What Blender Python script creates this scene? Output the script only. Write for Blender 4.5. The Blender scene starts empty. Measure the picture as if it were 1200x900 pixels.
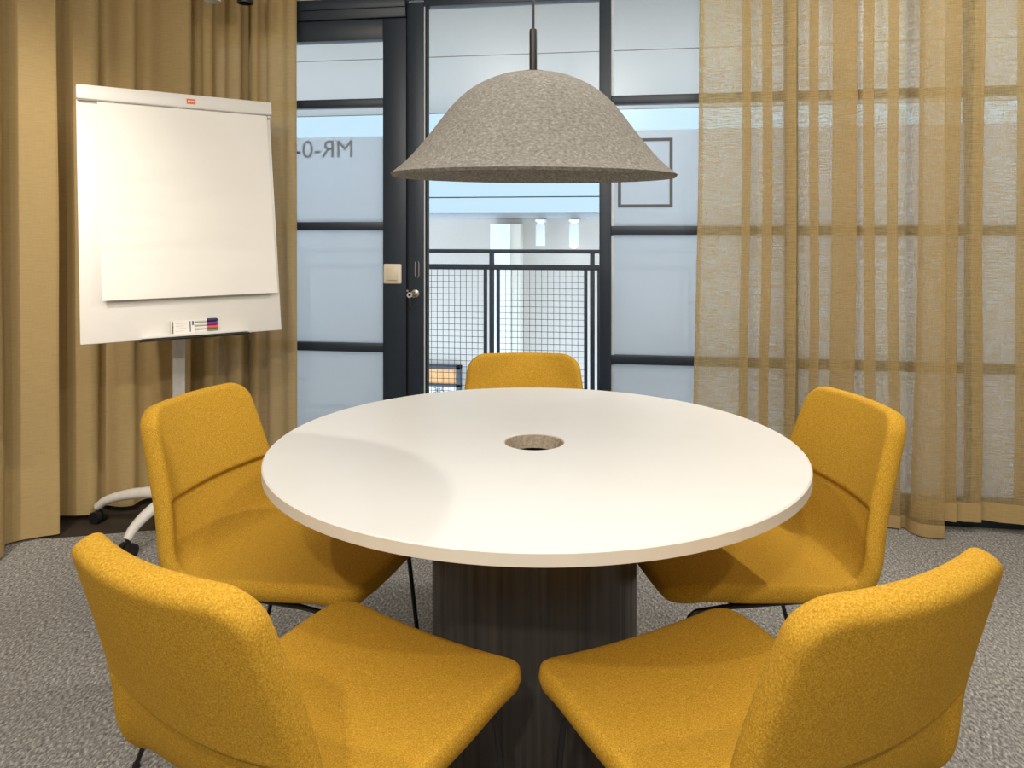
import bpy, bmesh, math, random
from mathutils import Vector, Matrix, noise

random.seed(4)
scn = bpy.context.scene
COL = scn.collection
R = math.radians

# ------------------------------------------------------------------ camera
cam_d = bpy.data.cameras.new('camera')
cam_d.sensor_width = 36.0
cam_d.lens = 36.0 * 880 / 1200
cam_d.shift_y = -0.15
cam_d.clip_start = 0.05
cam = bpy.data.objects.new('camera', cam_d)
cam.location = (0, 0, 1.23)
cam.rotation_euler = (R(90), 0, R(8.5))
COL.objects.link(cam)
scn.camera = cam

# ------------------------------------------------------------------ colour management
vs = scn.view_settings
scn.display_settings.display_device = 'sRGB'
vs.view_transform = 'Standard'
vs.look = 'None'
vs.gamma = 1.0
vs.use_curve_mapping = False
vs.exposure = 0.0

# ------------------------------------------------------------------ daylight of the atrium outside
wd = bpy.data.worlds.new('World')
scn.world = wd
wd.use_nodes = True
bg = wd.node_tree.nodes['Background']
bg.inputs['Color'].default_value = (0.71, 0.865, 1.0, 1)
bg.inputs['Strength'].default_value = 3.15

# ------------------------------------------------------------------ ceiling spots of the room, with an added fill
def spot(name, loc, target, watts, angle, blend, size, col=(1.0, 0.80, 0.56)):
    d = bpy.data.lights.new(name, 'SPOT')
    d.energy = watts
    d.spot_size = R(angle)
    d.spot_blend = blend
    d.shadow_soft_size = size
    d.color = col
    o = bpy.data.objects.new(name, d)
    o.location = loc
    o.rotation_euler = (Vector(target) - Vector(loc)).to_track_quat('-Z', 'Y').to_euler()
    COL.objects.link(o)
    return o

WARM = (1.0, 0.91, 0.79)
spot('spot_by_window', (0.976, 2.74, 2.62), (-0.25, 1.4, 0.6), 85, 110, 0.6, 0.03, WARM)
spot('fill_behind', (-0.15, -1.25, 2.6), (-0.15, 0.9, 0.5), 120, 120, 0.8, 0.05, WARM)  # unseen fill added to brighten the near chair backs and carpet
spot('spot_front_left', (-1.1, -0.35, 2.62), (-0.9, 2.0, 0.7), 62, 105, 0.7, 0.04, WARM)
spot('spot_front_right', (1.2, -0.3, 2.62), (0.5, 2.0, 0.8), 60, 120, 0.7, 0.04, WARM)
spot('spot_left_wall', (-1.75, 0.9, 2.62), (-2.5, 2.2, 1.35), 150, 60, 0.8, 0.04, WARM)
spot('spot_right_curtain', (1.5, 1.5, 2.62), (1.35, 3.3, 1.5), 115, 110, 0.9, 0.05, WARM)
def area(name, loc, sx, sy, watts, col):
    d = bpy.data.lights.new(name, 'AREA')
    d.shape = 'RECTANGLE'; d.size = sx; d.size_y = sy
    d.energy = watts; d.color = col
    o = bpy.data.objects.new(name, d)
    o.location = loc
    COL.objects.link(o)
area('ceiling_light_panel', (-0.2, 0.9, 2.68), 2.2, 2.0, 34, (1.0, 0.95, 0.88))

# ------------------------------------------------------------------ materials
def nodes_of(name):
    m = bpy.data.materials.new(name)
    m.use_nodes = True
    nt = m.node_tree
    return m, nt, nt.nodes['Principled BSDF']

def mat(name, col, rough=0.5, metal=0.0, var=0.06, scale=30.0, bump=0.0, bscale=200.0, spec=0.5):
    m, nt, b = nodes_of(name)
    b.inputs['Roughness'].default_value = rough
    b.inputs['Metallic'].default_value = metal
    b.inputs['Specular IOR Level'].default_value = spec
    tc = nt.nodes.new('ShaderNodeTexCoord')
    n = nt.nodes.new('ShaderNodeTexNoise')
    n.inputs['Scale'].default_value = scale
    n.inputs['Detail'].default_value = 4
    nt.links.new(tc.outputs['Object'], n.inputs['Vector'])
    r = nt.nodes.new('ShaderNodeValToRGB')
    lo = [max(0, c * (1 - var)) for c in col]; hi = [min(1, c * (1 + var)) for c in col]
    r.color_ramp.elements[0].position = 0.3; r.color_ramp.elements[1].position = 0.7
    r.color_ramp.elements[0].color = (*lo, 1); r.color_ramp.elements[1].color = (*hi, 1)
    nt.links.new(n.outputs['Fac'], r.inputs['Fac'])
    nt.links.new(r.outputs['Color'], b.inputs['Base Color'])
    if bump > 0:
        n2 = nt.nodes.new('ShaderNodeTexNoise'); n2.inputs['Scale'].default_value = bscale; n2.inputs['Detail'].default_value = 3
        nt.links.new(tc.outputs['Object'], n2.inputs['Vector'])
        bp = nt.nodes.new('ShaderNodeBump'); bp.inputs['Strength'].default_value = bump; bp.inputs['Distance'].default_value = 0.003
        nt.links.new(n2.outputs['Fac'], bp.inputs['Height']); nt.links.new(bp.outputs['Normal'], b.inputs['Normal'])
    return m

def fleck_mat(name, stops, scale, stretch=(1, 1, 1), rough=0.95, bump=0.4, rot=0.0, dist=0.003, detail=6, big=None):
    """Speckled fibre: a noise read through a ramp of several colours."""
    m, nt, b = nodes_of(name)
    b.inputs['Roughness'].default_value = rough
    b.inputs['Specular IOR Level'].default_value = 0.15
    tc = nt.nodes.new('ShaderNodeTexCoord')
    mp = nt.nodes.new('ShaderNodeMapping')
    mp.inputs['Scale'].default_value = stretch
    mp.inputs['Rotation'].default_value = (0, 0, rot)
    nt.links.new(tc.outputs['Object'], mp.inputs['Vector'])
    n = nt.nodes.new('ShaderNodeTexNoise')
    n.inputs['Scale'].default_value = scale; n.inputs['Detail'].default_value = detail; n.inputs['Roughness'].default_value = 0.65
    nt.links.new(mp.outputs['Vector'], n.inputs['Vector'])
    r = nt.nodes.new('ShaderNodeValToRGB')
    els = r.color_ramp.elements
    els[0].position = stops[0][0]; els[0].color = (*stops[0][1], 1)
    els[1].position = stops[-1][0]; els[1].color = (*stops[-1][1], 1)
    for p, c in stops[1:-1]:
        e = els.new(p); e.color = (*c, 1)
    nt.links.new(n.outputs['Fac'], r.inputs['Fac'])
    nt.links.new(r.outputs['Color'], b.inputs['Base Color'])
    bp = nt.nodes.new('ShaderNodeBump'); bp.inputs['Strength'].default_value = bump; bp.inputs['Distance'].default_value = dist
    nt.links.new(n.outputs['Fac'], bp.inputs['Height']); nt.links.new(bp.outputs['Normal'], b.inputs['Normal'])
    return m

def cloth_mat(name, col, trans_lo, trans_hi, translucent):
    """Open linen weave: diffuse and translucent yarn with small gaps between the yarns."""
    m = bpy.data.materials.new(name); m.use_nodes = True
    nt = m.node_tree; nt.nodes.clear()
    out = nt.nodes.new('ShaderNodeOutputMaterial')
    tc = nt.nodes.new('ShaderNodeTexCoord')
    def slub(sc, st):
        mp = nt.nodes.new('ShaderNodeMapping'); mp.inputs['Scale'].default_value = st
        nt.links.new(tc.outputs['UV'], mp.inputs['Vector'])
        n = nt.nodes.new('ShaderNodeTexNoise'); n.inputs['Scale'].default_value = sc; n.inputs['Detail'].default_value = 3
        nt.links.new(mp.outputs['Vector'], n.inputs['Vector'])
        return n
    h = slub(26, (0.7, 11, 1)); v = slub(26, (11, 0.6, 1))
    add = nt.nodes.new('ShaderNodeMath'); add.operation = 'ADD'
    half = nt.nodes.new('ShaderNodeMath'); half.operation = 'MULTIPLY'; half.inputs[1].default_value = 0.5
    nt.links.new(v.outputs['Fac'], half.inputs[0])
    nt.links.new(h.outputs['Fac'], add.inputs[0]); nt.links.new(half.outputs[0], add.inputs[1])
    ramp = nt.nodes.new('ShaderNodeValToRGB')
    lo = [c * 0.92 for c in col]; hi = [min(1, c * 1.07) for c in col]
    ramp.color_ramp.elements[0].position = 0.6; ramp.color_ramp.elements[1].position = 0.9
    ramp.color_ramp.elements[0].color = (*lo, 1); ramp.color_ramp.elements[1].color = (*hi, 1)
    nt.links.new(add.outputs[0], ramp.inputs['Fac'])
    d = nt.nodes.new('ShaderNodeBsdfDiffuse'); t = nt.nodes.new('ShaderNodeBsdfTranslucent'); x = nt.nodes.new('ShaderNodeBsdfTransparent')
    nt.links.new(ramp.outputs['Color'], d.inputs['Color']); nt.links.new(ramp.outputs['Color'], t.inputs['Color'])
    m1 = nt.nodes.new('ShaderNodeMixShader'); m1.inputs['Fac'].default_value = translucent
    nt.links.new(d.outputs[0], m1.inputs[1]); nt.links.new(t.outputs[0], m1.inputs[2])
    mr = nt.nodes.new('ShaderNodeMapRange')
    mr.inputs['From Min'].default_value = 0.62; mr.inputs['From Max'].default_value = 0.88
    mr.inputs['To Min'].default_value = trans_lo; mr.inputs['To Max'].default_value = trans_hi
    nt.links.new(add.outputs[0], mr.inputs['Value'])
    m2 = nt.nodes.new('ShaderNodeMixShader')
    nt.links.new(mr.outputs['Result'], m2.inputs['Fac'])
    nt.links.new(m1.outputs[0], m2.inputs[1]); nt.links.new(x.outputs[0], m2.inputs[2])
    nt.links.new(m2.outputs[0], out.inputs['Surface'])
    return m

def glass_mat(name, tint, gloss):
    m = bpy.data.materials.new(name); m.use_nodes = True
    nt = m.node_tree; nt.nodes.clear()
    out = nt.nodes.new('ShaderNodeOutputMaterial')
    x = nt.nodes.new('ShaderNodeBsdfTransparent'); x.inputs['Color'].default_value = (*tint, 1)
    g = nt.nodes.new('ShaderNodeBsdfGlossy'); g.inputs['Roughness'].default_value = 0.25
    mx = nt.nodes.new('ShaderNodeMixShader'); mx.inputs['Fac'].default_value = gloss
    nt.links.new(x.outputs[0], mx.inputs[1]); nt.links.new(g.outputs[0], mx.inputs[2])
    nt.links.new(mx.outputs[0], out.inputs['Surface'])
    return m

def film_mat(name, col, clear):
    m = bpy.data.materials.new(name); m.use_nodes = True
    nt = m.node_tree; nt.nodes.clear()
    out = nt.nodes.new('ShaderNodeOutputMaterial')
    t = nt.nodes.new('ShaderNodeBsdfTranslucent'); d = nt.nodes.new('ShaderNodeBsdfDiffuse'); x = nt.nodes.new('ShaderNodeBsdfTransparent')
    for s in (t, d): s.inputs['Color'].default_value = (*col, 1)
    m1 = nt.nodes.new('ShaderNodeMixShader'); m1.inputs['Fac'].default_value = 0.85
    nt.links.new(d.outputs[0], m1.inputs[1]); nt.links.new(t.outputs[0], m1.inputs[2])
    m2 = nt.nodes.new('ShaderNodeMixShader'); m2.inputs['Fac'].default_value = clear
    nt.links.new(m1.outputs[0], m2.inputs[1]); nt.links.new(x.outputs[0], m2.inputs[2])
    nt.links.new(m2.outputs[0], out.inputs['Surface'])
    return m

def wood_mat(name, stops, rough=0.45):
    """Dark veneer: vertical streaks that change around the column and hardly along it."""
    m, nt, b = nodes_of(name)
    b.inputs['Roughness'].default_value = rough
    tc = nt.nodes.new('ShaderNodeTexCoord'); mp = nt.nodes.new('ShaderNodeMapping')
    mp.inputs['Scale'].default_value = (1, 1, 0.02)
    nt.links.new(tc.outputs['Object'], mp.inputs['Vector'])
    n = nt.nodes.new('ShaderNodeTexNoise'); n.inputs['Scale'].default_value = 70; n.inputs['Detail'].default_value = 5
    nt.links.new(mp.outputs['Vector'], n.inputs['Vector'])
    r = nt.nodes.new('ShaderNodeValToRGB')
    r.color_ramp.elements[0].position = 0.3; r.color_ramp.elements[0].color = (*stops[0], 1)
    r.color_ramp.elements[1].position = 0.75; r.color_ramp.elements[1].color = (*stops[1], 1)
    nt.links.new(n.outputs['Fac'], r.inputs['Fac']); nt.links.new(r.outputs['Color'], b.inputs['Base Color'])
    bp = nt.nodes.new('ShaderNodeBump'); bp.inputs['Strength'].default_value = 0.15; bp.inputs['Distance'].default_value = 0.002
    nt.links.new(n.outputs['Fac'], bp.inputs['Height']); nt.links.new(bp.outputs['Normal'], b.inputs['Normal'])
    return m

M = dict(
    carpet=fleck_mat('grey_carpet', [(0.30, (0.085, 0.083, 0.08)), (0.45, (0.235, 0.23, 0.222)), (0.55, (0.37, 0.363, 0.352)), (0.72, (0.74, 0.73, 0.71))], 150, (1, 0.5, 1), 1.0, 0.8, R(35), 0.006),
    dark_brown=mat('dark_brown', (0.035, 0.026, 0.018), 0.7),
    plaster=mat('white_plaster', (0.72, 0.69, 0.64), 0.9, var=0.02),
    ceiling=mat('white_ceiling', (0.78, 0.77, 0.75), 0.9, var=0.02),
    frame=mat('dark_frame_paint', (0.019, 0.031, 0.050), 0.42, var=0.05),
    seal=mat('black_rubber', (0.006, 0.006, 0.007), 0.6),
    edge=mat('pale_edge_strip', (0.6, 0.66, 0.72), 0.4),
    glass=glass_mat('clear_glass', (0.97, 0.985, 0.99), 0.02),
    film=film_mat('frosted_film', (0.86, 0.88, 0.92), 0.22),
    print=mat('grey_window_print', (0.10, 0.11, 0.12), 0.7),
    letter=mat('grey_window_letters', (0.24, 0.29, 0.34), 0.7),
    steel=mat('brushed_steel', (0.65, 0.63, 0.6), 0.25, 1.0),
    switch=mat('cream_plastic', (0.80, 0.74, 0.62), 0.4, var=0.02),
    rocker=mat('cream_rocker', (0.76, 0.67, 0.52), 0.35, var=0.02),
    fabric=fleck_mat('mustard_wool', [(0.28, (0.33, 0.155, 0.010)), (0.46, (0.52, 0.288, 0.026)), (0.56, (0.61, 0.352, 0.042)), (0.74, (0.78, 0.52, 0.10))], 420, (1, 1, 1), 0.95, 0.35, 0, 0.002),
    black_rod=mat('black_powder_coat', (0.008, 0.008, 0.009), 0.4),
    laminate=mat('white_laminate', (0.77, 0.765, 0.745), 0.38, var=0.012, scale=8),
    edge_band=mat('pale_edge_band', (0.80, 0.75, 0.66), 0.45, var=0.02),
    chip=fleck_mat('raw_chipboard', [(0.3, (0.34, 0.26, 0.18)), (0.6, (0.62, 0.53, 0.42))], 150, bump=0.3),
    veneer=wood_mat('dark_oak_veneer', ((0.026, 0.0225, 0.0205), (0.085, 0.077, 0.071)), 0.38),
    felt=fleck_mat('grey_felt', [(0.26, (0.105, 0.097, 0.083)), (0.44, (0.185, 0.174, 0.153)), (0.56, (0.232, 0.22, 0.197)), (0.76, (0.38, 0.365, 0.335))], 140, (1, 1, 1.6), 1.0, 0.35, 0, 0.003),
    board=mat('white_enamel', (0.80, 0.78, 0.74), 0.35, var=0.01),
    paper=mat('flip_chart_paper', (0.86, 0.84, 0.79), 0.85, var=0.012, scale=5),
    grey_print=mat('faint_grey_print', (0.55, 0.54, 0.52), 0.8),
    orange=mat('orange_print', (0.82, 0.16, 0.02), 0.5),
    aluminium=mat('pale_aluminium', (0.70, 0.69, 0.67), 0.38, 0.2),
    white_plastic=mat('white_plastic', (0.78, 0.76, 0.72), 0.4),
    black_plastic=mat('black_plastic', (0.012, 0.011, 0.011), 0.45),
    linen=cloth_mat('ochre_linen', (0.55, 0.405, 0.195), 0.01, 0.05, 0.2),
    sheer=cloth_mat('backlit_linen', (0.66, 0.505, 0.255), 0.10, 0.55, 0.6),
    hem=cloth_mat('linen_hem', (0.50, 0.36, 0.17), 0.0, 0.02, 0.2),
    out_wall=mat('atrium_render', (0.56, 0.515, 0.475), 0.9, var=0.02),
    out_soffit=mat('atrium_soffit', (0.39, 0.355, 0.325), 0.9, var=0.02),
    coping=mat('grey_coping', (0.42, 0.44, 0.47), 0.8, var=0.02),
    out_white=mat('white_column_paint', (0.85, 0.88, 0.9), 0.8, var=0.02),
    out_beige=mat('beige_column_paint', (0.72, 0.68, 0.6), 0.8, var=0.02),
    rail=mat('railing_paint', (0.035, 0.05, 0.075), 0.5),
    ply=mat('orange_plywood', (0.75, 0.38, 0.16), 0.6, var=0.15, scale=12),
    pale_sign=mat('pale_sign', (0.75, 0.70, 0.66), 0.6, var=0.02),
    cap_navy=mat('navy_cap', (0.03, 0.03, 0.09), 0.4),
    cap_purple=mat('purple_cap', (0.22, 0.04, 0.30), 0.4),
    cap_red=mat('red_cap', (0.75, 0.10, 0.10), 0.4),
    cap_green=mat('green_cap', (0.06, 0.33, 0.14), 0.4),
)

# ------------------------------------------------------------------ mesh helpers
def link(name, me, m, parent=None):
    o = bpy.data.objects.new(name, me)
    if m is not None: me.materials.append(m)
    COL.objects.link(o)
    if parent is not None: o.parent = parent
    return o

def obj(name, bm, m, parent=None, smooth=True, angle=40):
    bmesh.ops.recalc_face_normals(bm, faces=bm.faces[:])
    me = bpy.data.meshes.new(name)
    bm.to_mesh(me); bm.free()
    for p in me.polygons: p.use_smooth = smooth
    if smooth: me.set_sharp_from_angle(angle=R(angle))
    return link(name, me, m, parent)

def thing(name, label, cat, loc=(0, 0, 0), rz=0.0, group=None):
    o = bpy.data.objects.new(name, None)
    o.empty_display_size = 0.1
    o.location = loc; o.rotation_euler = (0, 0, rz)
    COL.objects.link(o)
    return tag(o, label, cat, group)

def tag(o, label, cat, group=None):
    o['label'] = label; o['category'] = cat
    if group: o['group'] = group
    return o

def struct(name, bm, m, **k):
    o = obj(name, bm, m, **k)
    if o.parent is None: o['kind'] = 'structure'
    return o

def structure_root(name):
    o = bpy.data.objects.new(name, None); COL.objects.link(o)
    o['kind'] = 'structure'
    return o

def box(bm, x0, x1, y0, y1, z0, z1, bev=0.0, mtx=None, segs=2):
    r = bmesh.ops.create_cube(bm, size=1.0)
    vs_ = r['verts']
    for v in vs_:
        v.co = Vector(((x0 + x1) / 2 + v.co.x * (x1 - x0), (y0 + y1) / 2 + v.co.y * (y1 - y0), (z0 + z1) / 2 + v.co.z * (z1 - z0)))
    if bev > 0:
        es = {e for v in vs_ for e in v.link_edges}
        rb = bmesh.ops.bevel(bm, geom=list(es), offset=bev, segments=segs, affect='EDGES', profile=0.5)
        vs_ = list({v for f in rb['faces'] for v in f.verts} | {v for v in vs_ if v.is_valid})
    if mtx is not None:
        for v in vs_: v.co = mtx @ v.co
    return bm

def B(): return bmesh.new()

def lathe(bm, prof, n=64, closed=False, c=(0, 0, 0)):
    rings = []
    for r, z in prof:
        if r < 1e-6:
            rings.append([bm.verts.new((c[0], c[1], c[2] + z))])
        else:
            rings.append([bm.verts.new((c[0] + r * math.cos(2 * math.pi * i / n), c[1] + r * math.sin(2 * math.pi * i / n), c[2] + z)) for i in range(n)])
    pairs = list(zip(rings, rings[1:]))
    if closed: pairs.append((rings[-1], rings[0]))
    for a, b in pairs:
        for i in range(n):
            j = (i + 1) % n
            if len(a) == 1 and len(b) == 1: continue
            if len(a) == 1: bm.faces.new((a[0], b[i], b[j]))
            elif len(b) == 1: bm.faces.new((a[i], b[0], a[j]))
            else: bm.faces.new((a[i], b[i], b[j], a[j]))
    return bm

def fillet(pts, rad, n=6):
    pts = [Vector(p) for p in pts]
    out = [pts[0]]
    for a, b, c in zip(pts, pts[1:], pts[2:]):
        u = (a - b); w = (c - b)
        k = min(rad, u.length * 0.48, w.length * 0.48)
        p0 = b + u.normalized() * k; p1 = b + w.normalized() * k
        for i in range(n + 1):
            t = i / n
            out.append((1 - t) ** 2 * p0 + 2 * t * (1 - t) * b + t * t * p1)
    out.append(pts[-1])
    return out

def tube(bm, pts, rad, n=12, radii=None, flat=1.0):
    pts = [Vector(p) for p in pts]
    up = Vector((0.13, 0.31, 0.94)).normalized()
    rings = []
    prev = None
    for i, p in enumerate(pts):
        t = (pts[min(i + 1, len(pts) - 1)] - pts[max(i - 1, 0)]).normalized()
        if prev is None:
            a = t.cross(up if abs(t.dot(up)) < 0.95 else Vector((1, 0, 0))).normalized()
        else:
            a = (prev - t * prev.dot(t)).normalized()
        prev = a
        b = t.cross(a)
        r = radii[i] if radii else rad
        rings.append([bm.verts.new(p + (a * math.cos(2 * math.pi * k / n) + b * math.sin(2 * math.pi * k / n) * flat) * r) for k in range(n)])
    for A, C in zip(rings, rings[1:]):
        for k in range(n):
            bm.faces.new((A[k], A[(k + 1) % n], C[(k + 1) % n], C[k]))
    bm.faces.new(rings[0][::-1]); bm.faces.new(rings[-1])
    return bm

def cyl(bm, p0, p1, r, n=20, r2=None):
    return tube(bm, [p0, p1], r, n, radii=[r, r if r2 is None else r2])

def catmull(pts, n=8):
    pts = [Vector(p) for p in pts]
    P = [2 * pts[0] - pts[1]] + pts + [2 * pts[-1] - pts[-2]]
    out = []
    for i in range(1, len(P) - 2):
        p0, p1, p2, p3 = P[i - 1:i + 3]
        for k in range(n):
            t = k / n
            out.append(0.5 * ((2 * p1) + (p2 - p0) * t + (2 * p0 - 5 * p1 + 4 * p2 - p3) * t * t + (3 * p1 - p0 - 3 * p2 + p3) * t ** 3))
    out.append(pts[-1])
    return out

def text(name, body, size, m, parent, mtx, extrude=0.0006, align='CENTER'):
    cu = bpy.data.curves.new(name, 'FONT')
    cu.body = body; cu.size = size; cu.extrude = extrude
    cu.align_x = align; cu.align_y = 'CENTER'
    t = bpy.data.objects.new('tmp_text', cu)
    COL.objects.link(t)
    dg = bpy.context.evaluated_depsgraph_get()
    me = bpy.data.meshes.new_from_object(t.evaluated_get(dg))
    bpy.data.objects.remove(t)
    me.transform(mtx)
    me.name = name
    me.materials.clear()
    return link(name, me, m, parent)

# ------------------------------------------------------------------ the room shell
XL, XR, YF, YB, ZC = -2.62, 2.9, -1.6, 3.392, 2.72
struct('floor', box(B(), XL, XR, YF, YB + 0.03, -0.06, 0.0), M['carpet'], smooth=False)
struct('ceiling', box(B(), XL, XR, YF, YB + 0.03, ZC, ZC + 0.08), M['ceiling'], smooth=False)
struct('wall_left', box(B(), XL - 0.1, XL, YF, YB + 0.03, 0, ZC), M['plaster'], smooth=False)
struct('wall_right', box(B(), XR, XR + 0.1, YF, YB + 0.03, 0, ZC), M['plaster'], smooth=False)
struct('wall_front', box(B(), XL, XR, YF - 0.1, YF, 0, ZC), M['plaster'], smooth=False)
struct('wall_back', box(B(), XL, XR, YB - 0.04, YB + 0.06, 2.30, ZC), M['plaster'], smooth=False)
# corner of solid wall behind the left curtains
struct('wall_corner', box(B(), XL, -2.02, YB - 0.03, YB + 0.03, 0, 2.30), M['plaster'], smooth=False)
struct('trim_sill', box(B(), -2.02, XR, YB - 0.035, YB + 0.035, 0.0, 0.055, 0.004), M['frame'])
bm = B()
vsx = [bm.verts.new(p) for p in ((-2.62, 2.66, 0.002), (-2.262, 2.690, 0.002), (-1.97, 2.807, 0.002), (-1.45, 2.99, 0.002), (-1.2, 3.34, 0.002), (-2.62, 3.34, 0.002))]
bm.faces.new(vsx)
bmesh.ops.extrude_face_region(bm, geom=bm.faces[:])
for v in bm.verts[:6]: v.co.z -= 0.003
struct('floor_strip', bm, M['dark_brown'], smooth=False)  # thin dark brown sheet over the carpet in the left corner

# ------------------------------------------------------------------ glazed partition
FY0, FY1 = YB - 0.028, YB + 0.028

def glazed_bay(name, x0, x1, zbars, ztop, film_top, post0=0.05, post1=0.05, film=True, rail_h=0.06):
    root = structure_root(name)
    bm = B()
    if post0: box(bm, x0, x0 + post0, FY0, FY1, 0.055, ztop, 0.003)
    if post1: box(bm, x1 - post1, x1, FY0, FY1, 0.055, ztop, 0.003)
    box(bm, x0 + post0, x1 - post1, FY0, FY1, ztop - rail_h, ztop, 0.003)
    box(bm, x0 + post0, x1 - post1, FY0, FY1, 0.055, 0.115, 0.003)
    obj('frame', bm, M['frame'], root)
    for z in zbars:
        obj('glazing_bar', box(B(), x0 + post0, x1 - post1, FY0 + 0.004, FY1 - 0.004, z - 0.0195, z + 0.0195, 0.003), M['frame'], root)
    obj('glass_pane', box(B(), x0 + post0 - .004, x1 - post1 + .004, YB - 0.003, YB + 0.003, 0.11, ztop - rail_h + 0.005), M['glass'], root, smooth=False)
    if film:
        obj('frosted_film', box(B(), x0 + post0 + .001, x1 - post1 - .001, YB + 0.0045, YB + 0.0055, 0.115, film_top), M['film'], root, smooth=False)
    return root

w1 = glazed_bay('window_1', -2.02, -0.998, (1.827, 1.25, 0.681), 2.215, 1.672, post0=0.05, post1=0.112, rail_h=0.095)
w2 = glazed_bay('window_2', -0.110, 0.732, (1.810, 1.230, 0.655), 2.30, 1.677, post0=0.052, post1=0.044, rail_h=0.02)
w3 = glazed_bay('window_3', 0.734, 1.459, (1.810, 1.230, 0.655), 2.30, 1.677, post0=0.004, post1=0.047, rail_h=0.02)
w4 = glazed_bay('window_4', 1.461, XR, (1.810, 1.230, 0.655), 2.30, 1.677, post0=0.004, post1=0.05, rail_h=0.02)
obj('edge_strip', box(B(), -0.058, -0.046, YB - 0.012, YB + 0.012, 0.115, 2.28, 0.002), M['edge'], w2)
# header above the left bay
bm = B()
box(bm, -2.02, -0.998, FY0 - 0.012, FY1, 2.217, 2.31, 0.003)
box(bm, -2.02, -0.998, FY0 - 0.02, FY0 - 0.012, 2.262, 2.31, 0.002)
struct('trim_header', bm, M['frame'])

# the window print: mirrored room number, and the square outline
text('room_number', 'MR-0-', 0.118, M['letter'], w1,
     Matrix.Translation((-1.262, YB + 0.0075, 1.611)) @ Matrix.Rotation(R(180), 4, 'Z') @ Matrix.Rotation(R(90), 4, 'X'), align='LEFT')
bm = B()
sx0, sx1, sz0, sz1, sw = -0.028, 0.212, 1.332, 1.640, 0.014
for a in ((sx0, sx1, sz1 - sw, sz1), (sx0, sx1, sz0, sz0 + sw), (sx0, sx0 + sw, sz0 + sw, sz1 - sw), (sx1 - sw, sx1, sz0 + sw, sz1 - sw)):
    box(bm, a[0], a[1], YB - 0.0042, YB - 0.0034, a[2], a[3])
obj('square_outline', bm, M['print'], w2, smooth=False)

# clear glass door with lock, pull and key
dr = structure_root('door_1')
bm = B()
box(bm, -0.988, -0.914, FY0 - 0.002, FY1, 0.058, 2.285, 0.003)
box(bm, -0.914, -0.112, FY0 - 0.002, FY1, 2.262, 2.295, 0.003)
box(bm, -0.914, -0.112, FY0 - 0.002, FY1, 0.058, 0.14, 0.003)
obj('door_frame', bm, M['frame'], dr)
obj('dark_gap', box(B(), -0.9975, -0.9885, YB - 0.012, YB + 0.02, 0.058, 2.29), M['seal'], dr, smooth=False)
obj('edge_strip', box(B(), -0.9135, -0.9085, FY0 + 0.002, FY1 - 0.01, 0.14, 2.262), M['edge'], dr, smooth=False)
obj('seal', box(B(), -0.9083, -0.9, FY0 + 0.006, FY1 - 0.01, 0.14, 2.262), M['seal'], dr, smooth=False)
obj('glass_pane', box(B(), -0.906, -0.1125, YB - 0.003, YB + 0.003, 0.135, 2.268), M['glass'], dr, smooth=False)
# recessed pull: an oblong ring
bm = B()
hx, hz0, hz1 = -0.945, 1.022, 1.078
loop = []
for i in range(13): loop.append((hx + 0.011 * math.cos(math.pi * i / 12), hz1 + 0.011 * math.sin(math.pi * i / 12)))
for i in range(13): loop.append((hx - 0.011 * math.cos(math.pi * i / 12), hz0 - 0.011 * math.sin(math.pi * i / 12)))
yy = FY0 - 0.004
n_ = len(loop)
o_ = [bm.verts.new((x, yy, z)) for x, z in loop]
i_ = [bm.verts.new((hx + (x - hx) * 0.6, yy, z)) for x, z in loop]
b_ = [bm.verts.new((x, yy + 0.004, z)) for x, z in loop]
c_ = [bm.verts.new((hx + (x - hx) * 0.6, yy + 0.003, z)) for x, z in loop]
for k in range(n_):
    j = (k + 1) % n_
    bm.faces.new((o_[k], o_[j], i_[j], i_[k])); bm.faces.new((o_[k], b_[k], b_[j], o_[j])); bm.faces.new((i_[k], i_[j], c_[j], c_[k]))
bm.faces.new(c_)
obj('flush_pull', bm, M['steel'], dr)
bm = B()
lathe(bm, [(0, 0.030), (0.008, 0.030), (0.010, 0.027), (0.010, 0.010), (0.019, 0.008), (0.021, 0.004), (0.021, 0.0), (0, 0)], 28)
bm.transform(Matrix.Translation((-0.953, FY0 - 0.003, 0.938)) @ Matrix.Rotation(R(90), 4, 'X'))
lk = obj('lock_cylinder', bm, M['steel'], dr)
bm = B()
box(bm, -0.957, -0.949, FY0 - 0.062, FY0 - 0.033, 0.9365, 0.9395)
lathe(bm, [(0.006, -0.0015), (0.0135, -0.0015), (0.0135, 0.0015), (0.006, 0.0015)], 24, closed=True, c=(0, 0, 0))
bm.verts.ensure_lookup_table()
for v in bm.verts[8:]: v.co = Matrix.Translation((-0.962, FY0 - 0.066, 0.937)) @ Matrix.Rotation(R(70), 4, 'X') @ v.co
obj('key', bm, M['steel'], lk)
bm = B()
box(bm, -0.968, -0.957, FY0 - 0.068, FY0 - 0.062, 0.872, 0.926, 0.002)
obj('key_fob', bm, M['black_plastic'], lk)
bm = B()
lathe(bm, [(0, 0.008), (0.005, 0.007), (0.007, 0.0), (0, 0)], 20)
bm.transform(Matrix.Translation((-0.992, FY0 + 0.006, 0.950)) @ Matrix.Rotation(R(90), 4, 'X'))
obj('latch_stud', bm, M['steel'], dr)

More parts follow.
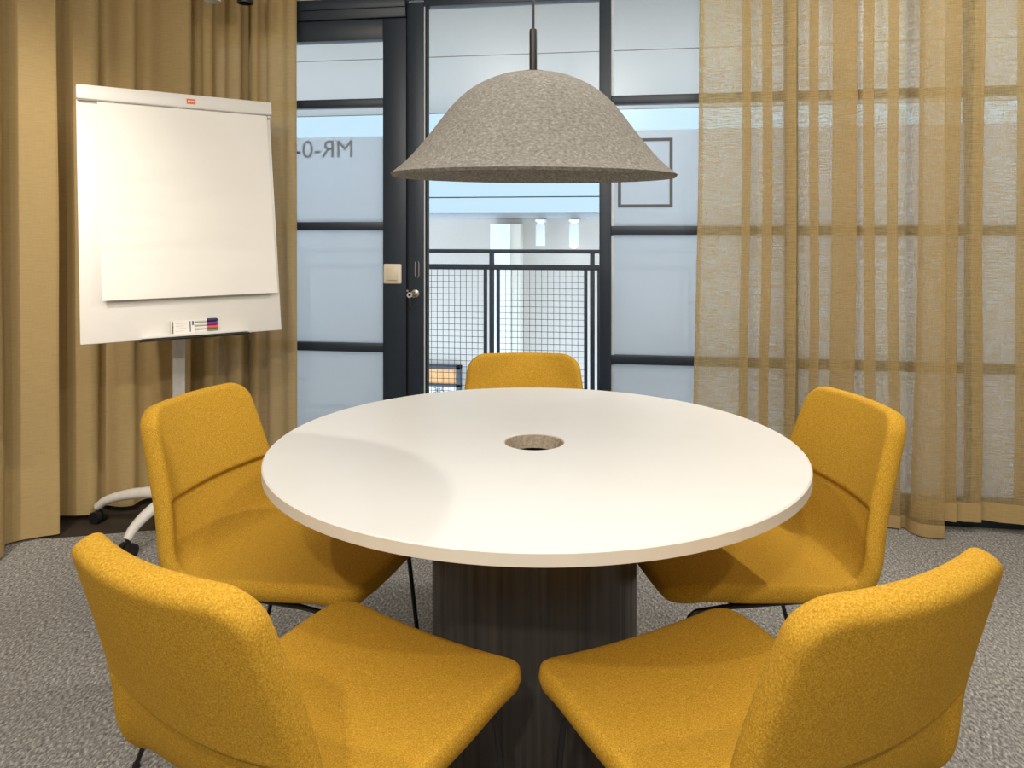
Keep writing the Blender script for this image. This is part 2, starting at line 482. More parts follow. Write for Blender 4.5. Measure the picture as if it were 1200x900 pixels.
# light switch on the left post
t = thing('light_switch', 'cream square wall light switch on the dark post left of the glass door', 'light switch', (-1.062, FY0, 1.029))
obj('plate', box(B(), -0.043, 0.043, -0.009, 0.0, -0.046, 0.046, 0.006, segs=3), M['switch'], t)
bm = box(B(), -0.024, 0.026, -0.014, -0.008, -0.030, 0.030, 0.003)
for v in bm.verts:
    if v.co.y < -0.011 and v.co.z < 0: v.co.y -= 0.003
obj('rocker', bm, M['rocker'], t)

# ------------------------------------------------------------------ atrium outside
struct('floor_walkway', box(B(), -6, 6, YB + 0.04, 4.85, -0.25, -0.001), M['out_wall'], smooth=False)
bm = B()
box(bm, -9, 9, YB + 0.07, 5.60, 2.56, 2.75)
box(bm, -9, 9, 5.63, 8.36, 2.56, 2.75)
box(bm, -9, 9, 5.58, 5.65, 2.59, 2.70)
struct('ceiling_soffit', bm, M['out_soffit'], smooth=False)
struct('wall_atrium', box(B(), -9, 9, 8.2, 8.4, -1.6, 1.36), M['out_wall'], smooth=False)
struct('trim_coping', box(B(), -9, 9, 8.10, 8.42, 1.36, 1.42, 0.01), M['coping'])
struct('trim_window_rail', box(B(), -9, 9, 8.36, 8.40, 1.60, 1.612), M['out_white'], smooth=False)
bm = B(); box(bm, -1.41, -1.195, 7.86, 8.2, -1.6, 1.30, 0.004)
struct('trim_pilaster', bm, M['out_white'])
bm = B(); box(bm, -1.193, -1.10, 7.90, 8.2, -1.6, 1.30, 0.004)
struct('trim_pilaster_side', bm, M['out_beige'])

struct('window_5', box(B(), -9, 9, 8.30, 8.31, 1.42, 2.56), glass_mat('tinted_far_glazing', (0.535, 0.57, 0.575), 0.0), smooth=False)  # glass tint put in to dim the strong sky behind it

# railing in front of the atrium
RY = 4.62
rt = thing('outside_railing', 'dark blue-grey steel railing with wire mesh panels outside the glass door', 'railing', (0, RY, 0))
obj('top_rail', box(B(), -4.5, 4.5, -0.022, 0.022, 1.088, 1.112, 0.004), M['rail'], rt)
obj('mid_rail', box(B(), -4.5, 4.5, -0.018, 0.018, 0.985, 1.018, 0.003), M['rail'], rt)
obj('bottom_rail', box(B(), -4.5, 4.5, -0.018, 0.018, 0.08, 0.105, 0.003), M['rail'], rt)
PITCH = 0.625
posts = [-0.818 + PITCH * k for k in range(-5, 8)]
for x in posts:
    obj('post', box(B(), x - 0.014, x + 0.014, -0.014, 0.014, 0.0, 1.09, 0.002), M['rail'], rt)
for xa, xb in zip(posts, posts[1:]):
    a, b = xa + 0.030, xb - 0.030
    pf = obj('panel_upright', box(B(), a, a + 0.021, -0.010, 0.010, 0.10, 0.99, 0.002), M['rail'], rt)
    obj('panel_upright', box(B(), b - 0.021, b, -0.010, 0.010, 0.10, 0.99, 0.002), M['rail'], rt)
    bm = B()
    nx = 14
    for i in range(1, nx):
        x = a + 0.021 + (b - a - 0.042) * i / nx
        box(bm, x - 0.0013, x + 0.0013, -0.0013, 0.0013, 0.105, 0.985)
    nz = 23
    for i in range(1, nz):
        z = 0.105 + 0.88 * i / nz
        box(bm, a + 0.021, b - 0.021, 0.0013, 0.0039, z - 0.0013, z + 0.0013)
    obj('wire_mesh', bm, M['rail'], pf, smooth=False)

# two spotlights under the coping across the atrium
def wall_spot(x, lit):
    lb = 'white cylinder spotlight across the atrium, nearer the white pilaster' if not lit else 'white cylinder spotlight across the atrium, nearer the dark door post, glowing at its tip'
    t = thing('outside_spotlight', lb, 'spotlight', (x, 8.02, 1.30), 0, 'spotlights across the atrium')
    obj('bracket', box(B(), -0.05, 0.05, -0.05, 0.18, 0.02, 0.05, 0.006), M['out_white'], t)
    bm = B(); lathe(bm, [(0, 0.02), (0.035, 0.02), (0.036, -0.0), (0.052, -0.02), (0.052, -0.235), (0.046, -0.235), (0.044, -0.20), (0, -0.20)], 28)
    obj('housing', bm, M['out_white'], t)
    if lit:
        m = bpy.data.materials.new('lit_lens'); m.use_nodes = True
        b = m.node_tree.nodes['Principled BSDF']
        b.inputs['Emission Color'].default_value = (1, 0.97, 0.9, 1); b.inputs['Emission Strength'].default_value = 6
        bm = B(); lathe(bm, [(0, -0.262), (0.03, -0.255), (0.044, -0.236), (0.044, -0.225), (0, -0.225)], 24)
        obj('lens', bm, m, t)
wall_spot(-0.89, False); wall_spot(-0.53, True)

# framed orange board and number plate low on the atrium wall
t = thing('outside_notice_board', 'orange wooden panel in a grey frame seen low through the railing mesh', 'panel', (-1.96, 8.2, 0.0))
obj('board_panel', box(B(), -0.42, 0.12, -0.05, -0.02, -0.475, -0.31), M['ply'], t, smooth=False)
bm = B()
box(bm, -0.48, 0.17, -0.07, 0.0, -0.312, -0.272); box(bm, 0.118, 0.17, -0.07, 0.0, -0.80, -0.272); box(bm, -0.48, 0.17, -0.07, 0.0, -0.505, -0.475)
obj('board_frame', bm, M['rail'], t, smooth=False)
pn = obj('number_panel', box(B(), -0.42, 0.12, -0.05, -0.02, -0.80, -0.505), M['pale_sign'], t, smooth=False)
text('number', '305', 0.085, M['print'], pn, Matrix.Translation((-0.08, -0.052, -0.553)) @ Matrix.Rotation(R(90), 4, 'X'))

# ------------------------------------------------------------------ curtains
def curtain(name, label, path, ztop, zbot, m, hem_h=0.07, lean=None, sway=0.006, seed=0, hem=True):
    """path: plan points (x, y) of the cloth; hung straight, folds soften towards the floor."""
    P = catmull([(p[0], p[1], 0) for p in path], 7)
    L = [0.0]
    for a, b in zip(P, P[1:]): L.append(L[-1] + (b - a).length)
    root = thing(name, label, 'curtain', (P[0].x, P[0].y, 0))
    nz = 26
    def pos(i, z):
        p = P[i]; u = L[i] / L[-1]; k = 1 - z / ztop
        d = sway * (0.3 + k)
        ox = d * noise.noise((L[i] * 4 + seed * 7.1, z * 0.9, 1.3)); oy = d * noise.noise((L[i] * 4 + seed * 3.7, z * 0.9, 7.7))
        if lean: 
            lx, ly = lean(u, k); ox += lx; oy += ly
        return Vector((p.x + ox - P[0].x, p.y + oy - P[0].y, z))
    def sheet(z0, z1, rows, off):
        bm = B(); uv = bm.loops.layers.uv.new('UVMap')
        g = []
        for r in range(rows + 1):
            z = z0 + (z1 - z0) * r / rows
            row = []
            for i in range(len(P)):
                q = pos(i, z)
                if off:
                    t = P[min(i + 1, len(P) - 1)] - P[max(i - 1, 0)]
                    nrm = Vector((t.y, -t.x, 0)).normalized()
                    q = q + nrm * off
                row.append(bm.verts.new(q))
            g.append(row)
        for r in range(rows):
            for i in range(len(P) - 1):
                f = bm.faces.new((g[r][i], g[r][i + 1], g[r + 1][i + 1], g[r + 1][i]))
                for l, (a, b) in zip(f.loops, ((r, i), (r, i + 1), (r + 1, i + 1), (r + 1, i))):
                    l[uv].uv = (L[b], z0 + (z1 - z0) * a / rows)
                f.smooth = True
        me = bpy.data.meshes.new(name); bm.to_mesh(me); bm.free()
        return me
    link('cloth', sheet(zbot, ztop, nz, 0), m, root)
    if hem:
        bm = B()
        link('hem', sheet(zbot - 0.001, zbot + hem_h, 3, 0.003), M['hem'], root)
    return root

# near left curtain, along the left wall and ending in a free edge
curtain('curtain', 'ochre linen curtain at the far left with a free hanging edge, brightly lit', [
    (-2.36, 1.30), (-2.44, 1.42), (-2.32, 1.58), (-2.46, 1.74), (-2.33, 1.90), (-2.45, 2.06), (-2.32, 2.22), (-2.40, 2.34),
    (-2.318, 2.43), (-2.305, 2.485), (-2.335, 2.535), (-2.382, 2.585), (-2.365, 2.625), (-2.315, 2.668), (-2.262, 2.699), (-2.250, 2.712)],
    2.68, 0.012, M['linen'], sway=0.010, seed=1, hem=False,
    lean=lambda u, k: (0.02 * (k - 0.5) * (u > 0.55), 0))
# corner curtain behind the flip chart
curtain('curtain', 'shadowed ochre curtain curving round the corner behind the flip chart', [
    (-2.34, 2.74), (-2.375, 2.79), (-2.35, 2.84), (-2.285, 2.855), (-2.235, 2.875), (-2.225, 2.915), (-2.255, 2.955), (-2.235, 2.985), (-2.165, 2.975),
    (-2.12, 2.995), (-2.125, 3.045), (-2.105, 3.085), (-2.03, 3.075), (-1.955, 3.085), (-1.925, 3.12), (-1.955, 3.165), (-1.945, 3.20),
    (-1.90, 3.195), (-1.885, 3.155), (-1.85, 3.165), (-1.855, 3.215), (-1.83, 3.24), (-1.79, 3.215), (-1.75, 3.225), (-1.752, 3.27), (-1.742, 3.30)],
    2.68, 0.03, M['linen'], sway=0.008, seed=2, hem=False)
curtain('curtain', 'narrow ochre curtain stack hanging beside the frosted left window', [
    (-1.80, 3.338), (-1.745, 3.335), (-1.700, 3.322), (-1.712, 3.285), (-1.705, 3.255), (-1.678, 3.25), (-1.668, 3.28), (-1.648, 3.295), (-1.632, 3.265), (-1.607, 3.255), (-1.565, 3.272), (-1.53, 3.262), (-1.505, 3.268), (-1.497, 3.285)],
    2.68, 0.03, M['linen'], sway=0.005, seed=3, hem=False)

def wallx(px, y=3.30):
    t = (px - 600) / 880; c, s = math.cos(R(8.5)), math.sin(R(8.5))
    D = y / (c + s * t)
    return t * D * c - D * s

def zfolds(x0, x1, y0, folds, wave=0.006, edge=0.020):
    """Plan of a panel: a turned side hem, then pleats that tuck behind the cloth. Each fold (xa, xb) hides two
    layers behind the front one between xa and xb, and its free edge stands at xb."""
    pts = [(x0 + edge, y0 + 0.006), (x0 + edge * 0.4, y0 + 0.007), (x0, y0 + 0.003), (x0 + edge * 0.4, y0 - 0.001), (x0 + edge, y0 - 0.001)]
    for xa, xb, d in folds:
        xp = pts[-1][0]
        pts.append((xp + (xa - xp) * 0.55, y0 - wave))
        pts += [(xa, y0 - d * 0.45), (xb - 0.006, y0 - d * 0.62), (xb, y0 - d * 0.45), (xb - 0.004, y0 - d * 0.15),
                ((xa + xb) / 2, y0 + d * 0.02), (xa + 0.004, y0 + d * 0.18), (xa, y0 + d * 0.42), (xa + 0.006, y0 + d * 0.55), (xb, y0 + d * 0.45)]
    pts.append(((pts[-1][0] + x1) / 2, y0 - wave))
    pts.append((x1, y0))
    return pts

Y0 = 3.300
# fold positions along the window wall (metres)
A = zfolds(0.324, 1.235, Y0, [(0.503, 0.535, 0.028), (0.586, 0.622, 0.028), (0.684, 0.716, 0.05), (0.775, 0.806, 0.028),
                              (0.868, 0.950, 0.048), (0.985, 1.020, 0.028), (1.085, 1.118, 0.03)], wave=0.007)
A[-2:] = [(1.146, Y0 - 0.004), (1.160, Y0 - 0.05), (1.195, Y0 - 0.085), (1.258, Y0 - 0.088), (1.266, Y0 - 0.07)]
curtain('curtain', 'sheer ochre curtain right of the bare window, backlit, its right edge hanging lowest', A, 2.68, 0.008, M['sheer'], sway=0.014, seed=4, hem_h=0.05,
        lean=lambda u, k: (-0.028 * k * (1 - u), 0))
Bp = zfolds(1.20, 2.75, Y0 - 0.012, [(1.318, 1.362, 0.03), (1.418, 1.452, 0.028), (1.575, 1.62, 0.03), (1.70, 1.75, 0.03), (1.86, 1.90, 0.03), (2.05, 2.1, 0.04), (2.25, 2.3, 0.03), (2.45, 2.5, 0.03)], wave=0.010)
curtain('curtain', 'sheer ochre curtain at the far right, backlit and hung clear of the floor', Bp, 2.68, 0.055, M['sheer'], sway=0.016, seed=5, hem_h=0.075,
        lean=lambda u, k: (-0.05 * k * max(0, 0.25 - abs(u - 0.1)) * 4, 0))

# ------------------------------------------------------------------ table
TX, TY = -0.207, 1.732
tb = thing('round_table', 'large round white-topped meeting table on a dark drum base', 'table', (TX, TY, 0))
RT, RH, TT = 0.600, 0.069, 0.024
bm = lathe(B(), [(RH, 0.74 - TT), (RH, 0.7385), (RH + 0.0015, 0.74), (RT - 0.002, 0.74), (RT, 0.738), (RT, 0.74 - TT + 0.002), (RT - 0.002, 0.74 - TT)], 160, closed=True)
tt = obj('tabletop', bm, M['laminate'], tb, angle=30)
bm = lathe(B(), [(RT + 0.0001, 0.738), (RT + 0.0008, 0.7375), (RT + 0.0008, 0.7168), (RT + 0.0001, 0.7163)], 160)
obj('edge_band', bm, M['edge_band'], tt)
bm = lathe(B(), [(RH - 0.0005, 0.737), (RH - 0.002, 0.737), (RH - 0.003, 0.706), (RH - 0.0005, 0.706)], 64, closed=True)
obj('cable_hole_lining', bm, M['chip'], tb)
bm = lathe(B(), [(0, 0.60), (0.20, 0.60), (0.20, 0.59), (0, 0.59)], 48)
obj('inner_shelf', bm, M['veneer'], tb)
prof = []
nseg = 180
bm = B()
rings = []
for z in (0.0, 0.004, 0.712, 0.716):
    ring = []
    for i in range(nseg):
        r = 0.235 - (0.0022 if i % 5 == 0 else 0.0)
        ring.append(bm.verts.new((r * math.cos(2 * math.pi * i / nseg), r * math.sin(2 * math.pi * i / nseg), z)))
    rings.append(ring)
for a, b in zip(rings, rings[1:]):
    for i in range(nseg): bm.faces.new((a[i], a[(i + 1) % nseg], b[(i + 1) % nseg], b[i]))
bm.faces.new(rings[0][::-1])
obj('drum_base', bm, M['veneer'], tb, angle=80)

# ------------------------------------------------------------------ pendant lamp
LX, LY, LZ = TX - 0.002, TY, 1.360
pl = thing('pendant_lamp', 'large grey felt dome pendant lamp hanging over the round table', 'lamp', (LX, LY, LZ))
outer = [(0.010, 0.2345), (0.035, 0.2335), (0.065, 0.229), (0.101, 0.2175), (0.137, 0.199), (0.164, 0.179), (0.190, 0.153), (0.211, 0.1265), (0.232, 0.0985), (0.253, 0.0720), (0.274, 0.0470), (0.296, 0.0240), (0.316, 0.007), (0.328, -0.002)]
outer = [(v.x, v.y) for v in catmull([(a, b, 0) for a, b in outer], 4)]
inner = []
for i, (r, z) in enumerate(outer):
    a = Vector(outer[max(i - 1, 0)]); b = Vector(outer[min(i + 1, len(outer) - 1)])
    t_ = (b - a).normalized(); nn = Vector((t_.y, -t_.x))
    q = Vector((r, z)) + nn * 0.007
    inner.append((max(q.x, 0.008), q.y))
bm = lathe(B(), outer + inner[::-1], 128, closed=True)
sh = obj('lamp_shade', bm, M['felt'], pl, angle=60)
sh.rotation_euler = (R(1.3), R(0.4), R(8.5))
bm = lathe(B(), [(0, 0.2305), (0.034, 0.2305), (0.039, 0.2335), (0.034, 0.2365), (0, 0.2365)], 40)
obj('cap_disc', bm, M['black_plastic'], pl)
bm = lathe(B(), [(0.0055, 0.338), (0.0083, 0.3365), (0.009, 0.332), (0.009, 0.236), (0, 0.236)], 24)
obj('stem', bm, M['black_plastic'], pl)
obj('cord', cyl(B(), (0, 0, 0.336), (0, 0, ZC - LZ - 0.02), 0.0032, 12), M['black_plastic'], pl)
bm = lathe(B(), [(0, ZC - LZ), (0.05, ZC - LZ), (0.05, ZC - LZ - 0.022), (0.045, ZC - LZ - 0.026), (0, ZC - LZ - 0.026)], 40)
obj('ceiling_cup', bm, M['black_plastic'], pl)
bm = lathe(B(), [(0, 0.222), (0.022, 0.222), (0.024, 0.17), (0.018, 0.165), (0, 0.165)], 28)
obj('lamp_holder', bm, M['black_plastic'], pl)

# ------------------------------------------------------------------ chairs
def make_chair(label):
    ch = thing('upholstered_chair', label, 'chair', (0, 0, 0), 0, 'mustard chairs round the table')
    # centre line of the shell seen from the side: (forward, height)
    key = [(-0.358, 0.806), (-0.327, 0.722), (-0.293, 0.633), (-0.262, 0.549), (-0.238, 0.480), (-0.204, 0.437), (-0.145, 0.423), (-0.060, 0.421), (0.050, 0.427), (0.150, 0.437), (0.215, 0.436), (0.245, 0.428)]
    cl = catmull([(a, b, 0) for a, b in key], 12)
    L = [0.0]
    for a, b in zip(cl, cl[1:]): L.append(L[-1] + (b - a).length)
    LT = L[-1]
    def at(s):
        for i in range(len(L) - 1):
            if L[i + 1] >= s or i == len(L) - 2:
                f = (s - L[i]) / (L[i + 1] - L[i])
                p = cl[i].lerp(cl[i + 1], f)
                lo, hi = max(i - 2, 0), min(i + 3, len(cl) - 1)
                return p, (cl[hi] - cl[lo]).normalized()
    s_crease = 0.225      # where the back pad ends
    s_bend = 0.335        # where the back turns into the seat
    def ease(a, b, x):
        x = min(1, max(0, (x - a) / (b - a))); return x * x * (3 - 2 * x)
    def halfw(s):
        return 0.186 + 0.038 * min(1, s / 0.36) ** 0.9 + 0.003 * ease(0.4, 0.7, s)
    rc0, rc1 = 0.052, 0.055
    ss = []
    def add(a, b, n, e0=False, e1=False):
        for i in range(n):
            f = i / n
            if e0 and e1: f = 0.5 - 0.5 * math.cos(math.pi * f)
            elif e0: f = 1 - math.cos(math.pi / 2 * f)
            elif e1: f = math.sin(math.pi / 2 * f)
            ss.append(a + (b - a) * f)
    add(0, 0.06, 16, e0=True); add(0.06, s_crease - 0.02, 14); add(s_crease - 0.02, s_crease + 0.06, 34); add(s_crease + 0.06, LT - 0.06, 32); add(LT - 0.06, LT, 16, e1=True)
    ss.append(LT)
    NT = 44
    ts = []
    for j in range(NT + 1):
        f = j / NT * 2 - 1
        ts.append(math.sin(f * math.pi / 2) * 0.55 + f * 0.45)
    def hw(s):
        w = halfw(s)
        if s < rc0: w = w - rc0 + math.sqrt(max(0, rc0 ** 2 - (rc0 - s) ** 2))
        if s > LT - rc1:
            k = s - (LT - rc1); w = w - rc1 + math.sqrt(max(0, rc1 ** 2 - k ** 2))
        return w
    def edge_dist(s, x):
        w = halfw(s)
        d = w - abs(x)
        ds = min(s, LT - s); rc = rc0 if s < LT / 2 else rc1
        if ds < rc and d < rc:
            return max(0, rc - math.hypot(rc - ds, rc - d))
        return max(0, min(d, ds))
    def centre(s, x):
        p, t = at(s)
        u = x / 0.225
        back = 1 - ease(0.20, 0.42, s)
        v = p.x + back * (0.052 * u * u) * (0.55 + 0.45 * (1 - ease(0, 0.3, s)))
        z = p.y + (1 - back) * 0.016 * u * u * ease(0.40, 0.60, s) 
        n = Vector((0, t.y * -1, t.x))   # normal towards the sitter
        if n.length < 1e-6: n = Vector((0, 1, 0))
        # tilt by the dish of the back
        nn = Vector((-back * 0.30 * u, n.y, n.z)).normalized()
        return Vector((x, v, z)), nn
    def thick(s, u, e, rear):
        sc = s_crease + (0.012 + 0.02 * (1 - u * u) if rear else 0.0)
        w = ease(0.006, 0.045, e)
        hi, lo = 0.0225, 0.0225 - 0.0105 * w
        k = ease(sc - 0.002, sc + 0.008, s)
        a = hi * (1 - k) + lo * k
        a -= 0.005 * w * math.exp(-((s - sc - 0.004) / 0.006) ** 2)
        return a + (0.0215 - a) * ease(0.34, 0.50, s)
    bm = B()
    F, K = [], []
    RE = 0.019
    for s in ss:
        fr, kr = [], []
        w = hw(s)
        for t in ts:
            x = w * t
            c, n = centre(s, x)
            e = edge_dist(s, x)
            h = thick(s, t, e, False); hk = thick(s, t, e, True)
            re = RE
            q = min(1, e / re)
            k = max(0, 1 - (1 - q) ** 2.6) ** (1 / 2.3)
            puff = 1 + 0.10 * (1 - (abs(t)) ** 2)
            if k < 0.05:
                v_ = bm.verts.new(c); fr.append(v_); kr.append(v_)
            else:
                fr.append(bm.verts.new(c + n * h * k * puff)); kr.append(bm.verts.new(c - n * hk * k))
        F.append(fr); K.append(kr)
    ib = min(range(len(ss)), key=lambda i: abs(ss[i] - s_bend))
    part_of = {}
    for i in range(len(ss) - 1):
        for j in range(NT):
            for g, flip in ((F, False), (K, True)):
                q = [g[i][j], g[i][j + 1], g[i + 1][j + 1], g[i + 1][j]]
                u = []
                for v in q:
                    if v not in u: u.append(v)
                if len(u) < 3: continue
                if flip: u = u[::-1]
                try: f = bm.faces.new(u)
                except ValueError: continue
                f.smooth = True
                part_of[f] = 0 if i < ib else 1
    bmesh.ops.recalc_face_normals(bm, faces=bm.faces[:])
    bm.normal_update()
    def sub(which):
        idx = {}; co = []; no = []; fs = []
        for f in bm.faces:
            if part_of[f] != which: continue
            ids = []
            for v in f.verts:
                if v not in idx:
                    idx[v] = len(co); co.append(v.co.copy()); no.append(v.normal.copy())
                ids.append(idx[v])
            fs.append(ids)
        me = bpy.data.meshes.new('seat' if which else 'backrest')
        me.from_pydata(co, [], fs)
        for p in me.polygons: p.use_smooth = True
        me.normals_split_custom_set_from_vertices(no)
        return me
    link('backrest', sub(0), M['fabric'], ch)
    link('seat', sub(1), M['fabric'], ch)
    bm.free()
    # black wire frame: four legs and the rods under the seat
    r = 0.0058
    zt = 0.392
    for sx in (-1, 1):
        for pts in ([(sx * 0.165, 0.09, zt), (sx * 0.185, 0.188, zt + 0.004), (sx * 0.206, 0.226, 0.006)],
                    [(sx * 0.165, -0.09, zt), (sx * 0.170, -0.165, zt + 0.002), (sx * 0.230, -0.300, 0.006)]):
            leg = obj('leg', tube(B(), fillet(pts, 0.03), r), M['black_rod'], ch)
            obj('foot_glide', lathe(B(), [(0, 0.012), (0.007, 0.012), (0.009, 0.002), (0.008, 0.0), (0, 0.0)], 16, c=(pts[2][0], pts[2][1], 0)), M['black_plastic'], leg)
    bm = B()
    for sx in (-1, 1):
        cyl(bm, (sx * 0.165, 0.10, zt), (sx * 0.165, -0.10, zt), r, 12)
    for y in (-0.075, 0.075):
        cyl(bm, (-0.165, y, zt + 0.002), (0.165, y, zt + 0.002), r, 12)
    obj('seat_frame', bm, M['black_rod'], ch)
    return ch

chair0 = make_chair('mustard chair with its back to the camera at the near left of the table')
def place_chair(x, y, face, label, first=False):
    if first: c = chair0
    else:
        c = chair0.copy(); COL.objects.link(c)
        for k in list(chair0.children):
            d = k.copy(); COL.objects.link(d); d.parent = c
            for g in list(k.children):
                e = g.copy(); COL.objects.link(e); e.parent = d
        c['label'] = label
    c.location = (x, y, 0); c.rotation_euler = (0, 0, R(face - 90))
place_chair(-0.467, 1.187, 65.8, None, True)
place_chair(0.158, 1.257, 126.0, 'mustard chair with its back to the camera at the near right of the table')
place_chair(-0.776, 1.759, -8.0, 'mustard chair left of the table, in front of the flip chart')
place_chair(0.266, 1.908, 196.5, 'mustard chair right of the table, in front of the sheer curtains')
place_chair(-0.292, 2.224, -81.5, 'mustard chair behind the table in front of the glass door, only its backrest showing')

# ------------------------------------------------------------------ flip chart
FA = R(43.28)
fc = thing('flip_chart_easel', 'white flip chart easel on a castor base in the left corner', 'easel', (-1.797, 2.825, 0), FA)
TL_ = R(10.12)
def bp_(u, v, w):
    """A point of the board: u along, v down from the top edge, w out of its face."""
    return Vector((u - 0.006, -0.048 - v * math.sin(TL_) - w * math.cos(TL_), 1.761 - v * math.cos(TL_) + w * math.sin(TL_)))
BM = Matrix((
    (1, 0, 0, -0.006),
    (0, -math.cos(TL_), math.sin(TL_), -0.048),
    (0, math.sin(TL_), math.cos(TL_), 1.761),
    (0, 0, 0, 1)))      # local (u, w, -v)
def bbox(u0, u1, v0, v1, w0, w1, bev=0.0, bm=None):
    return box(bm or B(), u0, u1, w0, w1, -v1, -v0, bev, BM)
obj('board', bbox(-0.360, 0.360, 0.0, 0.954, -0.018, 0.0, 0.003), M['board'], fc)
cb = obj('clamp_bar', bbox(-0.362, 0.363, -0.012, 0.045, 0.001, 0.026, 0.006), M['board'], fc)
lg = obj('logo_plate', bbox(0.022, 0.056, 0.008, 0.029, 0.026, 0.0275, 0.0), M['orange'], cb, smooth=False)
bm = B()
for i, (a, b) in enumerate(((0.027, 0.031), (0.033, 0.037), (0.039, 0.043), (0.045, 0.050))):
    bbox(a, b, 0.015, 0.0215, 0.0275, 0.0279, 0, bm)
obj('logo_print', bm, M['white_plastic'], lg, smooth=False)
bm = B()
bbox(0.346, 0.358, 0.046, 0.057, 0.003, 0.016, 0.002, bm)
obj('clamp_knob', bm, M['aluminium'], cb)
bm = B()
bbox(-0.165, 0.215, 0.946, 0.953, 0.0005, 0.050, 0.002, bm)
bbox(-0.165, 0.215, 0.941, 0.952, 0.050, 0.053, 0.001, bm)
obj('pen_tray', bm, M['board'], fc)
bm = B()
bbox(-0.170, 0.220, 0.9545, 0.961, -0.015, 0.048, 0.003, bm)
obj('tray_shade', bm, M['black_plastic'], fc)  # dark plate standing in for the shade under the pen tray
obj('column', box(B(), -0.024, 0.024, -0.016, 0.016, 0.15, 1.45, 0.006), M['aluminium'], fc)
bm = B(); box(bm, -0.09, 0.09, -0.11, 0.017, 1.25, 1.29, 0.004)
obj('board_bracket', bm, M['black_plastic'], fc)
obj('hub', lathe(B(), [(0, 0.20), (0.045, 0.20), (0.055, 0.185), (0.06, 0.13), (0.05, 0.115), (0, 0.115)], 32), M['white_plastic'], fc)
for ang, ln in ((165 + 8.5, 0.40), (249 + 8.5, 0.25), (345 + 8.5, 0.34), (75 + 8.5, 0.24)):
    a = R(ang) - FA
    d = Vector((math.cos(a), math.sin(a), 0))
    pts = [d * (0.03) + Vector((0, 0, 0.155)), d * (ln * 0.35) + Vector((0, 0, 0.150)), d * (ln * 0.65) + Vector((0, 0, 0.128)), d * (ln * 0.88) + Vector((0, 0, 0.098)), d * ln + Vector((0, 0, 0.066))]
    pts = catmull(pts, 6)
    n = len(pts)
    lg_ = obj('leg', tube(B(), pts, 0.02, 14, radii=[0.026 - 0.010 * i / (n - 1) for i in range(n)]), M['white_plastic'], fc)
    c = d * (ln - 0.005); w = Vector((-d.y, d.x, 0))
    bm = B()
    for s_ in (-1, 1):
        q = c + w * 0.016 * s_ + Vector((0, 0, 0.026))
        cyl(bm, q - w * 0.011, q + w * 0.011, 0.026, 24)
    cyl(bm, c + Vector((0, 0, 0.02)), c + Vector((0, 0, 0.068)), 0.009, 12)
    cs = obj('castor', bm, M['black_plastic'], lg_)

# paper pad hanging from the clamp
pad = thing('flip_chart_pad', 'blank white paper pad clamped to the flip chart board', 'paper pad', (-1.797, 2.825, 0), FA)
obj('pad_sheets', bbox(-0.288, 0.338, 0.046, 0.785, 0.001, 0.008), M['paper'], pad, smooth=False)
bm = B()
nu, nv = 60, 80
g = []
for j in range(nv + 1):
    row = []
    for i in range(nu + 1):
        u = -0.292 + 0.636 * i / nu; v = 0.046 + 0.757 * j / nv
        k = j / nv
        w = 0.0105 + 0.016 * k * k + 0.0035 * min(1, 4 * k) * noise.noise((u * 2.2, v * 9 + u * 1.5, 0.7)) + 0.002 * noise.noise((u * 5, v * 22, 3.1)) * min(1, 5 * k)
        row.append(bm.verts.new(bp_(u, v, w)))
    g.append(row)
for j in range(nv):
    for i in range(nu): bm.faces.new((g[j][i], g[j][i + 1], g[j + 1][i + 1], g[j + 1][i]))
ts_ = obj('top_sheet', bm, M['paper'], pad, angle=60)
bm = B()
for i in range(3):
    bbox(0.045 + i * 0.016, 0.056 + i * 0.016, 0.775, 0.786, 0.0235, 0.0238, 0, bm)
obj('faint_print', bm, M['grey_print'], ts_, smooth=False)

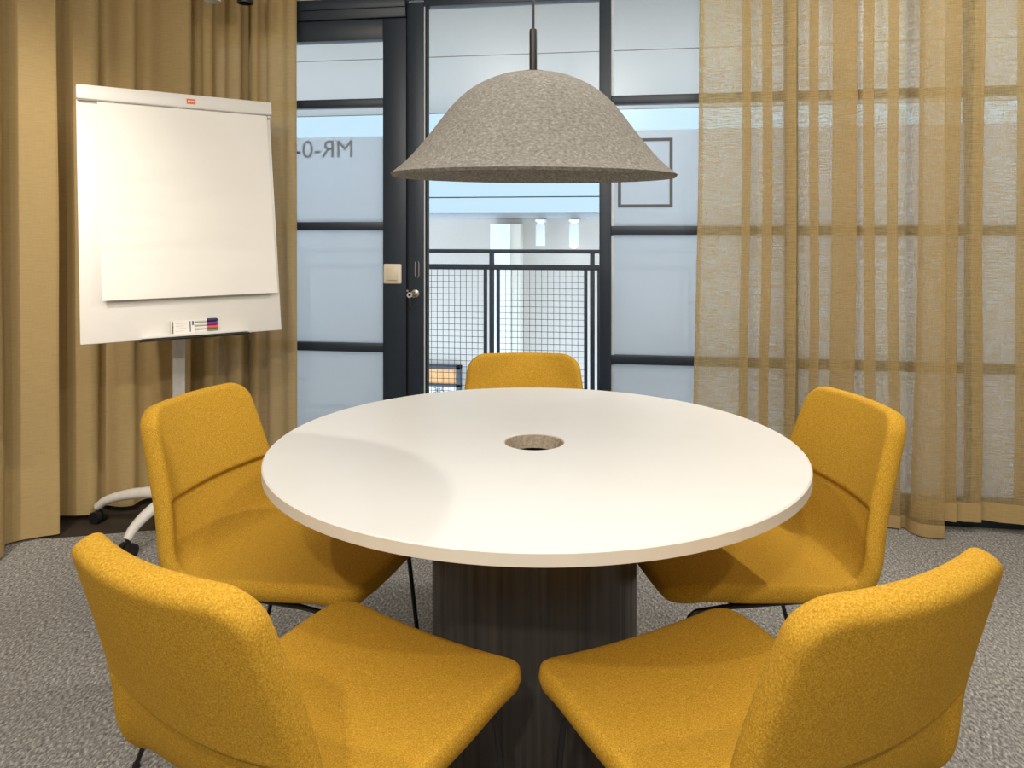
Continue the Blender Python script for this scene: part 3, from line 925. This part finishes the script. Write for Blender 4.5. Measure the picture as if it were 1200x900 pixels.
# marker pack on the pen tray
mk = thing('marker_case', 'clear white marker case standing on the flip chart pen tray', 'marker case', (-1.797, 2.825, 0), FA)
bm = B()
bbox(-0.064, 0.112, 0.889, 0.9455, 0.004, 0.008, 0.001, bm)
bbox(-0.064, -0.060, 0.889, 0.9455, 0.008, 0.026, 0.001, bm)
bbox(0.108, 0.112, 0.889, 0.9455, 0.008, 0.014, 0.001, bm)
obj('case', bm, M['white_plastic'], mk)
bm = B()
bbox(-0.055, 0.020, 0.894, 0.9425, 0.0235, 0.0243, 0, bm)
lab = obj('card_front', bm, M['paper'], mk, smooth=False)
bm = B()
for i in range(4): bbox(-0.048, -0.012 - 0.006 * (i % 2), 0.902 + 0.0095 * i, 0.9035 + 0.0095 * i, 0.0243, 0.0246, 0, bm)
obj('card_print', bm, M['grey_print'], lab, smooth=False)
bm = B(); bbox(0.002, 0.006, 0.896, 0.936, 0.0243, 0.0246, 0, bm); bbox(0.011, 0.017, 0.896, 0.912, 0.0243, 0.0246, 0, bm)
obj('dark_print', bm, M['print'], lab, smooth=False)
for i, (cap, nm) in enumerate((('cap_navy', 'navy-capped'), ('cap_purple', 'purple-capped'), ('cap_red', 'red-capped'), ('cap_green', 'green-capped'))):
    v = 0.8955 + 0.0138 * i
    pos = ('topmost', 'second from the top', 'third from the top', 'lowest')[i]
    t = thing('marker_pen', f'white marker pen, {nm}, {pos} in the case on the pen tray', 'marker', (-1.797, 2.825, 0), FA, 'markers in the case on the pen tray')
    bm = B(); cyl(bm, bp_(-0.056, v, 0.0155), bp_(0.066, v, 0.0155), 0.0064, 16)
    obj('barrel', bm, M['white_plastic'], t)
    bm = B(); tube(bm, [bp_(0.066, v, 0.0155), bp_(0.100, v, 0.0155), bp_(0.106, v, 0.0155)], 0.0067, 16, radii=[0.0068, 0.0066, 0.0045])
    obj('cap', bm, M[cap], t)

# ------------------------------------------------------------------ small ceiling spots that show at the top edge
def ceiling_spot(x, y, zb, m, label):
    t = thing('ceiling_spotlight', label, 'spotlight', (x, y, ZC))
    h = zb - ZC
    obj('stem', cyl(B(), (0, 0, 0), (0, 0, h + 0.12), 0.008, 12), m, t)
    bm = lathe(B(), [(0, h + 0.13), (0.028, h + 0.13), (0.033, h + 0.12), (0.033, h), (0.028, h), (0.026, h + 0.02), (0, h + 0.02)], 28)
    obj('head', bm, m, t)
ceiling_spot(-1.573, 2.95, 2.182, M['black_plastic'], 'black ceiling spotlight cut by the top edge above the flip chart')
ceiling_spot(-1.735, 2.976, 2.206, M['white_plastic'], 'white ceiling spotlight cut by the top edge above the flip chart')
